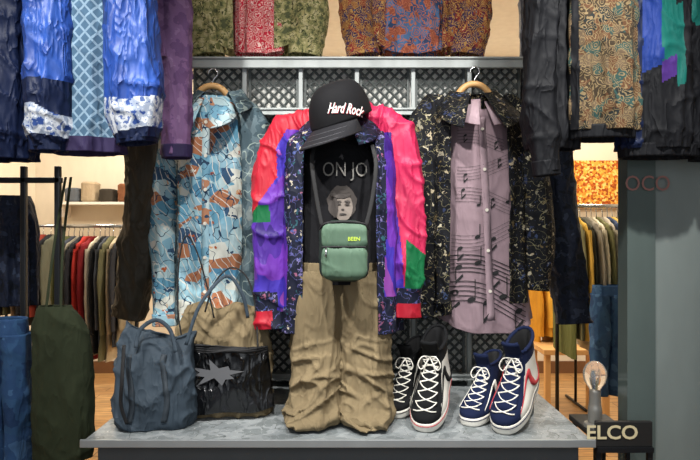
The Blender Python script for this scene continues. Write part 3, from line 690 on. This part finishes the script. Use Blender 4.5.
# ---------------- sneakers
def sneaker(toe,rz,pitch,label,up,side,stripe,sc_,group,foxline):
    L=.300*sc_
    r=root("sneaker",(0,0,0),label,"sneaker",group)
    lv=[(.020,.985,.048),(.030,.992,.050),(.040,.975,.0495),(.050,.91,.047),(.064,.78,.042),(.082,.66,.038),(.102,.57,.036),(.122,.51,.034),(.140,.47,.0335),(.156,.45,.034)]
    lvI=interp(lv,40)
    def S(th,v,out=0.0):
        t=v*39; i=min(int(t),38); u=t-i; z,f,w=[a*(1-u)+b_*u for a,b_ in zip(lvI[i],lvI[i+1])]
        z*=sc_;w*=sc_; l=L*f; yc=L-l/2
        c,s_=math.cos(th),math.sin(th)
        wm=w*(1+.10*c)*(1-.14*max(0,-c))
        x=(wm+out)*sgp(s_,.78); y=yc-(l/2+out)*sgp(c,.86)
        x*=1-.14*math.exp(-((y/L-.55)/.16)**2)
        z+=.006*sc_*max(0,v-.6)*2.5*(-c)
        return Vector((x,y,z+out*.2))
    V=[];Fc=[];mi=[];n=80
    for j in range(40):
        for i in range(n): V.append(S(2*math.pi*i/n,j/39))
    for j in range(39):
        for i in range(n):
            a=j*n+i;b_=j*n+(i+1)%n; Fc.append((a,b_,b_+n,a+n))
            th=math.degrees(2*math.pi*(i+.5)/n); th=min(th,360-th)
            v=j/39
            mi.append(1 if (th>42+16*v and th<150 and v<.74) else 0)
    mk("upper",V,Fc,[up,side],r,mi,solid=.004,local=True)
    V=[];Fc=[];lev=[(0,.99),(.003,1.015),(.014,1.02),(.022,1.02),(.026,1.0),(.026,.9)]
    for z,k_ in lev:
        for i in range(n):
            th=2*math.pi*i/n; q=S(th,.10); V.append((q.x*k_*1.035,L/2+(q.y-L/2)*(1+(k_-1)*.35+.012),z*sc_))
    for j in range(len(lev)-1):
        for i in range(n):
            a=j*n+i;b_=j*n+(i+1)%n; Fc.append((a,b_,b_+n,a+n))
    Fc.append(tuple(reversed(range(n))))
    mk("sole",V,Fc,M_cream,r,local=True)
    pts=[]
    for i in range(n+1):
        th=2*math.pi*i/n; q=S(th,.10); pts.append((q.x*1.02*1.037,L/2+(q.y-L/2)*(1.007+.013),.018*sc_))
    mk("sole_stripe",*tube(pts,.0013*sc_,6,1),foxline,r,local=True)
    V=[];Fc=[];m=16
    for j in range(m+1):
        v=.36+.84*j/m
        for i in range(9):
            th=math.radians(-30+60*i/8)
            vv=min(v,1.0); q=S(th,vv,.003+.003*max(0,v-.6)*4)
            if v>1: q=q+Vector((0,-.035*(v-1)*3*sc_,.22*(v-1)*sc_))
            V.append(q)
    for j in range(m):
        for i in range(8):
            a=j*9+i; Fc.append((a,a+1,a+10,a+9))
    mk("tongue",V,Fc,up,r,solid=.008*sc_,local=True)
    V=[];Fc=[]
    for j,(v,o) in enumerate(((1.0,-.003),(.9,-.010),(.6,-.012),(.35,-.012))):
        for i in range(n): V.append(S(2*math.pi*i/n,v,o*sc_)+Vector((0,0,.001)))
    for j in range(3):
        for i in range(n):
            a=j*n+i;b_=j*n+(i+1)%n; Fc.append((a,a+n,b_+n,b_))
    Fc.append(tuple(range(3*n,4*n)))
    mk("lining",V,Fc,M_black,r,local=True)
    nl=8
    for i in range(nl):
        v=.31+.60*i/(nl-1); a=math.radians(26+6*i/nl)
        for sg in ((1,) if i==nl-1 else (1,-1)):
            v2=v if (i==nl-1) else v+.60/(nl-1)
            pts=[S(-sg*a+2*sg*a*q/8,min(1,v+(v2-v)*q/8),(.007+.002*math.sin(q/8*math.pi))*sc_) for q in range(9)]
            mk("lace",*tube([tuple(p) for p in pts],.0025*sc_,6,2,.6),M_cream,r,local=True)
    for sg in (-1,1):
        p0=S(0,.93,.016*sc_)
        pts=[p0,p0+Vector((sg*.020,-.010,.004))*sc_,p0+Vector((sg*.032,-.018,-.016))*sc_,p0+Vector((sg*.022,-.020,-.030))*sc_,p0+Vector((sg*.006,-.010,-.008))*sc_]
        mk("lace_bow",*tube([tuple(x) for x in pts],.0019*sc_,6,5),M_cream,r,local=True)
        pts=[p0,p0+Vector((sg*.012,-.016,-.02))*sc_,p0+Vector((sg*.018,-.018,-.045))*sc_]
        mk("lace_end",*tube([tuple(x) for x in pts],.0019*sc_,6,5),M_cream,r,local=True)
    for sg in (-1,1):
        path=[(152,.34),(128,.20),(105,.24),(86,.46),(70,.60),(54,.50),(44,.26)]
        ip=interp(path,30); V=[];Fc=[]
        for j,(t,v) in enumerate(ip):
            w=.050 if 2<j<27 else .030
            for dv in (-w,0,w):
                V.append(S(sg*math.radians(t),max(.02,min(1,v+dv)),.004*sc_))
            if j:
                a=3*j
                for q in (0,1): Fc.append((a-3+q,a-2+q,a+1+q,a+q))
        mk("side_stripe",V,Fc,stripe,r,solid=.002,local=True)
    pts=[tuple(S(math.radians(34+ (360-68)*i/40),.985,.0)) for i in range(41)]
    mk("ankle_collar",*tube(pts,.0055*sc_,8,1),up,r,local=True)
    mk("heel_tab",[S(math.radians(a),v,.004) for v in (.2,.45,.7,.95) for a in (164,172,180,188,196)],[(j*5+i,j*5+i+1,j*5+i+6,j*5+i+5) for j in range(3) for i in range(4)],stripe,r,solid=.003,local=True)
    r.location=(toe[0],toe[1],PZ+.002); r.rotation_euler=(math.radians(pitch),0,math.radians(rz))
    return r,L
U_black=fabric("black_suede","#111214",[],.9,.1,var=.15,crease=0); U_navy=fabric("navy_suede","#111b38",[],.9,.1,var=.15,crease=0)
U_whitec=fabric("white_canvas","#d0cdc4",[],.9,.1,var=.08,crease=0); U_rs=simple("red_stripe","#b02a36",.6); U_ws=simple("white_stripe","#e4e1d8",.6)
M_riser=simple("grey_riser","#5c6266",.5)
specs=[((394,419),-26,14,"black and white high-top sneaker behind its mate",U_black,U_whitec,U_black,1.06,"black high-top sneakers",U_black),
       ((424,433),-18,20,"black high-top sneaker with white side panel and laces",U_black,U_whitec,U_black,1.20,"black high-top sneakers",U_rs),
       ((468,427),-32,7,"navy sneaker with white sole beside its mate",U_navy,U_navy,U_ws,1.04,"navy high-top sneakers",U_navy),
       ((502,435),-32,20,"navy and white high-top sneaker with red side stripe",U_navy,U_whitec,U_rs,1.20,"navy high-top sneakers",U_navy)]
for (tx,ty),rz,pi_,lab,a,b_,c,s_,g,fl in specs:
    d=(CZ-PZ)*F/(ty-230); x=(tx-350)*d/F
    r,L=sneaker((x,d),rz,pi_,lab,a,b_,c,s_,g,fl)
    cz_,sz_=math.cos(math.radians(rz)),math.sin(math.radians(rz))
    def lp(u,v): return (x+u*cz_-v*sz_,d+u*sz_+v*cz_)
    cp=math.cos(math.radians(pi_))
    A=lp(-.025,L*.55*cp);B=lp(.025,L*.55*cp);Cc=lp(.025,L*.85*cp);D=lp(-.025,L*.85*cp)
    tn=math.sin(math.radians(pi_))
    h1=PZ+L*.55*tn-.002; h2=PZ+L*.85*tn-.002
    V=[(*q,PZ) for q in (A,B,Cc,D)]+[(*A,h1),(*B,h1),(*Cc,h2),(*D,h2)]
    top(mk("shoe_riser",V,[(0,3,2,1),(4,5,6,7),(0,1,5,4),(1,2,6,5),(2,3,7,6),(3,0,4,7)],M_riser,smooth=False,bev=.002),"grey wedge riser propping up a sneaker heel","shoe riser","shoe risers")
# ---------------- bulb lamp, table, sign
r=root("side_table",(.83,1.96,0),"small black table beside the display platform","table")
tz=W(0,421,2.02).z
box("table_top",.765,.895,1.895,2.10,tz-.02,tz,M_dgrey,r,.003)
for xx in (.775,.875):
    for yy in (1.90,2.08): box("leg",xx,xx+.012,yy,yy+.012,0,tz-.02,M_dgrey,r)
d=1.96; bx=.80
r=root("table_lamp",(bx,d,tz),"bare clear bulb lamp on a small metal stand","lamp")
def Lz(py): return W(0,py,d).z
def lathe(name,prof,mat,parent,nu=32):
    rows=[(bx,d,z,rr,rr) for rr,z in prof]
    V,Fc=loft(rows,nu=nu,nv=len(prof)*5,p=1,amp=0,wr=0,cap=(1,1)); return mk(name,V,Fc,mat,parent)
M_sock=simple("brushed_socket","#8c8a84",.4,.6)
lathe("lamp_base",[(.004,tz+.016),(.030,tz+.014),(.034,tz+.008),(.034,tz)],M_sock,r)
lathe("socket",[(.006,Lz(389)),(.017,Lz(390)),(.018,Lz(396)),(.019,Lz(404)),(.022,Lz(410)),(.022,tz+.012)],M_sock,r)
gm,nt,b=newmat("clear_bulb_glass"); b.inputs['Base Color'].default_value=(1,.98,.94,1); b.inputs['Roughness'].default_value=.03; b.inputs['Transmission Weight'].default_value=.9; b.inputs['IOR'].default_value=1.2
lathe("bulb",[(.003,Lz(361)),(.016,Lz(362)),(.031,Lz(367)),(.037,Lz(374)),(.033,Lz(381)),(.021,Lz(387)),(.014,Lz(391))],gm,r)
tubeo("filament",[(bx-.006,d,Lz(388)),(bx-.012,d,Lz(374)),(bx-.004,d,Lz(370)),(bx+.004,d,Lz(375)),(bx+.012,d,Lz(370)),(bx+.006,d,Lz(388))],.0012,simple("filament_wire","#8a7a60",.5),r)
x0=.768; x1=W(645,0,1.88).x+.02; zs0=W(0,446,1.88).z
r=root("sign",(W(612,0,1.89).x,1.88,zs0),"black wooden sign with cream capital letters leaning on the table","sign")
box("sign_board",x0,x1,1.872,1.888,zs0,W(0,421,1.88).z,simple("sign_black_wood","#1b1a19",.6),r,.002)
tv,tf=text2d("ELCO",.060,offset=.0012)
q=W(612,433,1.87)
mk("lettering",[(q.x+x*1.08,1.869,q.z+y) for x,y in tv],tf,simple("sign_cream","#d6c8a0",.6),r,smooth=False)
box("sign_ledge",x0,x1,1.862,1.892,zs0-.015,zs0,M_dgrey,r)
for xx in (x0,x1-.015): box("sign_post",xx,xx+.015,1.87,1.885,0,zs0-.015,M_dgrey,r)
# ---------------- interior clothes rails
def flatcloth(name,x,y,zt,L,wd,th,mat,label,cat,group,seed):
    r=root(name,(x,y,zt-L),label,cat,group)
    rows=[(x,y,zt,.008,.03),(x,y,zt-.03,th*.7,wd*.55),(x,y,zt-.08,th,wd*.95),(x,y,zt-.3,th*1.05,wd),(x,y,zt-L*.7,th*1.1,wd*1.02),(x+random.uniform(-.02,.02),y,zt-L,th*1.2,wd*1.05)]
    V,Fc=loft(rows,nu=40,nv=28,k=4,amp=.006,seed=seed,wr=.010)
    mk("body",V,Fc,mat,r)
    rows=[(x,y-wd*.85,zt-.08,th*.8,.05),(x+.005,y-wd*1.0,zt-.3,th*.9,.055),(x+.01,y-wd*1.0,zt-min(L*.85,.62),th*.8,.045)]
    V,Fc=loft(rows,nu=24,nv=20,flat=True,k=3,amp=.003,seed=seed,wr=.006)
    mk("sleeve",V,Fc,mat,r)
    tubeo("hook",[(x,y,zt-.01),(x,y,zt+.03),(x,y+.012,zt+.045),(x,y,zt+.057)],.003,M_steel,r,n=5,sub=2)
    return r
def clothes_rail(pxa,pxb,pyr,d,cols,L,group,label,prefix,seed,wd=.2):
    a=W(pxa,pyr,d); b_=W(pxb,pyr,d)
    r=root("clothes_rail",(a.x,d,0),label,"clothes rail")
    tubeo("rail",[(a.x-.03,d,a.z),(b_.x+.03,d,a.z)],.012,M_steel,r,sub=1)
    for x in (a.x-.03,b_.x+.03):
        tubeo("upright",[(x,d,0.02),(x,d,a.z)],.012,M_dgrey,r,sub=1)
        tubeo("foot",[(x,d-.22,.012),(x,d+.22,.012)],.012,M_dgrey,r,sub=1)
    n=len(cols)
    for i,c in enumerate(cols):
        x=a.x+(b_.x-a.x)*(i+.5)/n
        m=fabric("cloth_%s"%c[1:],c,[],.9,.3,var=.3)
        flatcloth("shirt",x,d+random.uniform(-.02,.02),a.z-.068,L*random.uniform(.82,1.06),wd*random.uniform(.9,1.05),(b_.x-a.x)/n*random.uniform(.32,.44),m,prefix,"shirt",group,seed+i)
clothes_rail(66,132,226,4.0,['#5a5e3c','#3e4450','#8a8578','#2a2c33','#a8322c','#7a1f26','#c9c2b0','#26282c','#4a4f58','#6a6a50','#b8ab92','#34363c','#7d7460'],.78,"shirts on the left clothes rail","black and steel clothes rail full of shirts","shirt hanging on the crowded clothes rail",1)
clothes_rail(10,60,226,4.9,['#2c2f36','#4a4e3c','#6d6254','#24262b','#39404c','#8a3a30','#1e2024','#55584c'],.7,"dark shirts on the far rail","far clothes rail with dark shirts","dark shirt hanging on the far clothes rail",21)
clothes_rail(562,630,206,3.7,['#5d6238','#7d7a5a','#c9a24a','#4a4c44','#8f8a7e','#d8cfb8','#6a6a48','#b8b0a0','#3c4a68','#d9b860','#9a8f78','#e0d8c4','#5a6a80'],.80,"shirts on the warm clothes rail","clothes rail with olive and beige shirts","shirt hanging on the clothes rail near the pillar",41)
clothes_rail(528,572,262,5.0,['#c28a2c','#d9a640','#8a6a3c','#e4dccb','#b8923c'],.62,"mustard tops on the low rail","low clothes rail with mustard tops","mustard or cream top hanging on the low rail",61)
def jeans(nx,ny,d,hw,L,mat,label):
    p=W(nx,ny,d); r=root("jeans",(p.x,d,p.z-L),label,"jeans")
    V,Fc=loft([(p.x,d,p.z,hw,.04),(p.x,d,p.z-.03,hw*1.02,.045),(p.x,d,p.z-.06,hw*1.05,.05)],nu=40,nv=8,wr=.001,amp=.001); mk("waistband",V,Fc,mat,r,solid=.004)
    for sg in (-1,1):
        V,Fc=loft([(p.x+sg*hw*.5,d,p.z-.05,hw*.58,.05),(p.x+sg*hw*.52,d,p.z-.25,hw*.58,.055),(p.x+sg*hw*.55,d,p.z-L*.6,hw*.5,.05),(p.x+sg*hw*.6,d,p.z-L,hw*.5,.045)],nu=40,nv=50,wr=.008,amp=.003,k=3,seed=sg); mk("leg",V,Fc,mat,r,solid=.003)
F_jean=fabric("blue_denim","#2e4a70",[('noise',12,['#263e62','#315074','#2e4a70','#426288'])],.9,.3)
jeans(608,285,3.4,.085,.62,F_jean,"blue denim jeans hanging below the shirts")
r=root("bench",(W(572,0,4.6).x,4.7,0),"low wooden bench by the clothes rail","bench")
bz=.55
box("bench_top",W(540,0,4.6).x,W(606,0,4.6).x,4.5,4.9,bz-.04,bz,M_wood,r,.004)
for px in (542,600):
    for yy in (4.52,4.84): box("leg",W(px,0,4.6).x,W(px,0,4.6).x+.04,yy,yy+.04,0,bz-.04,M_wood,r)
M_mosaic=fabric("amber_mosaic","#d08a30",[('cells',48,['#d08a30','#b45c20','#e0a848','#944418','#e8c474'],.0)],.5,.1)
a=W(552,160,6.0); b_=W(640,208,6.0)
top(box("wall_hanging",a.x,b_.x,6.04,6.075,b_.z,a.z,M_mosaic),"amber and orange mosaic wall hanging on the back wall","wall hanging")
r=root("wall_shelf",(W(100,0,6.0).x,6.0,W(0,205,6.0).z),"white wall shelf on the pale back wall","shelf")
zz=W(0,205,6.0).z
box("shelf_board",W(62,0,6).x,W(150,0,6).x,5.85,6.09,zz,zz+.025,M_white,r)
for px in (66,146): box("shelf_bracket",W(px,0,6).x-.01,W(px,0,6).x+.01,5.9,6.09,zz-.12,zz,M_white,r)
for i,(px,c,h) in enumerate([(76,'#5a6068',.14),(92,'#a89880',.20),(110,'#3a3630',.13),(128,'#7a5038',.18)]):
    x=W(px,0,6).x; z=zz+.026
    V,Fc=rbox(x,5.88,6.06,z,z+h,.07,rtop=.02,p=.45,wr=.004)
    rr=root("folded_sweater",(x,5.97,z),"folded sweater resting on the white wall shelf","sweater","folded sweaters on the wall shelf")
    mk("folded_body",V,Fc,fabric("knit_%d"%i,c,[]),rr)
# ---------------- left near stand with tote and jeans
r=root("garment_stand",(W(40,0,2.15).x,2.15,0),"dark metal garment stand near the shop window","clothes stand")
zs=W(0,183,2.15).z
for px in (24,58):
    x=W(px,0,2.15).x; box("post",x-.010,x+.010,2.14,2.16,0.02,zs+.06,M_dgrey,r,.003)
    box("foot",x-.010,x+.010,1.95,2.35,0,.02,M_dgrey,r,.003)
box("crossbar",W(-40,0,2.15).x,W(62,0,2.15).x,2.14,2.16,zs,zs+.02,M_dgrey,r,.003)
F_olive=fabric("dark_olive_canvas","#2a3020",[],.9,.2,var=.2)
d=1.98; p=W(62,306,d); r=root("tote_bag",(p.x,d,p.z-.4),"dark olive canvas tote bag hanging from the garment stand","bag")
V,Fc=loft([(p.x-.025,d,p.z,.045,.02),(p.x-.010,d,p.z-.05,.072,.035),(p.x,d,p.z-.16,.088,.042),(p.x+.003,d,p.z-.38,.090,.046),(p.x+.003,d,p.z-.50,.085,.04)],nu=70,nv=60,p=.8,wr=.008,amp=.004,k=3,cap=(0,1),seed=2); mk("bag_body",V,Fc,F_olive,r,solid=.004)
tubeo("strap",[(p.x-.05,d-.01,p.z-.03),(p.x-.06,2.05,p.z+.20),(p.x-.064,2.14,zs+.02)],.005,F_olive,r,flatten=.35)
tubeo("strap",[(p.x+.00,d-.01,p.z-.03),(p.x-.03,2.05,p.z+.20),(p.x-.045,2.14,zs+.02)],.005,F_olive,r,flatten=.35)
jeans(8,318,2.02,.06,.62,F_jean,"faded blue jeans hanging on the garment stand")
garment("jacket","dark charcoal jacket hanging on the garment stand","jacket",10,200,2.25,24,305,24,F_navyp,ry=.05,seed=8.8,nv=50)
# ---------------- lights
def area(name,loc,rot,sx,sy,pw,col=(1,1,1)):
    l=bpy.data.lights.new(name,'AREA'); l.shape='RECTANGLE'; l.size=sx; l.size_y=sy; l.energy=pw; l.color=col
    o=bpy.data.objects.new(name,l); o.location=loc; o.rotation_euler=rot; COL.objects.link(o)
def spot(loc,tgt,pw,ang,col,rad=.04):
    l=bpy.data.lights.new("spot_lamp",'SPOT'); l.energy=pw; l.spot_size=math.radians(ang); l.spot_blend=.9; l.color=col; l.shadow_soft_size=rad
    o=bpy.data.objects.new("spot_lamp",l); o.location=loc; COL.objects.link(o)
    o.rotation_euler=(Vector(tgt)-Vector(loc)).to_track_quat('-Z','Y').to_euler()
spot((-1.05,.9,2.95),(-.45,2.3,1.3),215,60,(1,.98,.94))
spot((-.2,.8,3.05),(0,2.2,1.3),205,58,(1,.98,.94))
spot((.65,.9,2.95),(.5,2.3,1.3),200,60,(1,.98,.94))
spot((.05,1.25,2.95),(.05,2.6,2.42),50,75,(1,.96,.9))  # added spot, only to brighten the garments above the rack
area("front_fill",(0,.1,1.6),(math.radians(82),0,0),2.6,1.2,15,(.92,.96,1))  # added soft fill from the camera side
for x in (-2.0,0,2.0):
    for y in (3.7,5.2):
        area("ceiling_lamp",(x,y,3.15),(0,0,0),.9,.3,40,(1,.88,.72))
w=bpy.data.worlds.new("w"); sc.world=w; w.use_nodes=True
w.node_tree.nodes['Background'].inputs[0].default_value=(.75,.83,1,1); w.node_tree.nodes['Background'].inputs[1].default_value=.11
sc.view_settings.view_transform='Standard'
# ---------------- camera
cam=bpy.data.cameras.new("camera"); co=bpy.data.objects.new("camera",cam); COL.objects.link(co)
co.location=(0,0,CZ); co.rotation_euler=(math.radians(90),0,0)
cam.sensor_width=36; cam.lens=36*F/700; cam.clip_start=.05
sc.camera=co
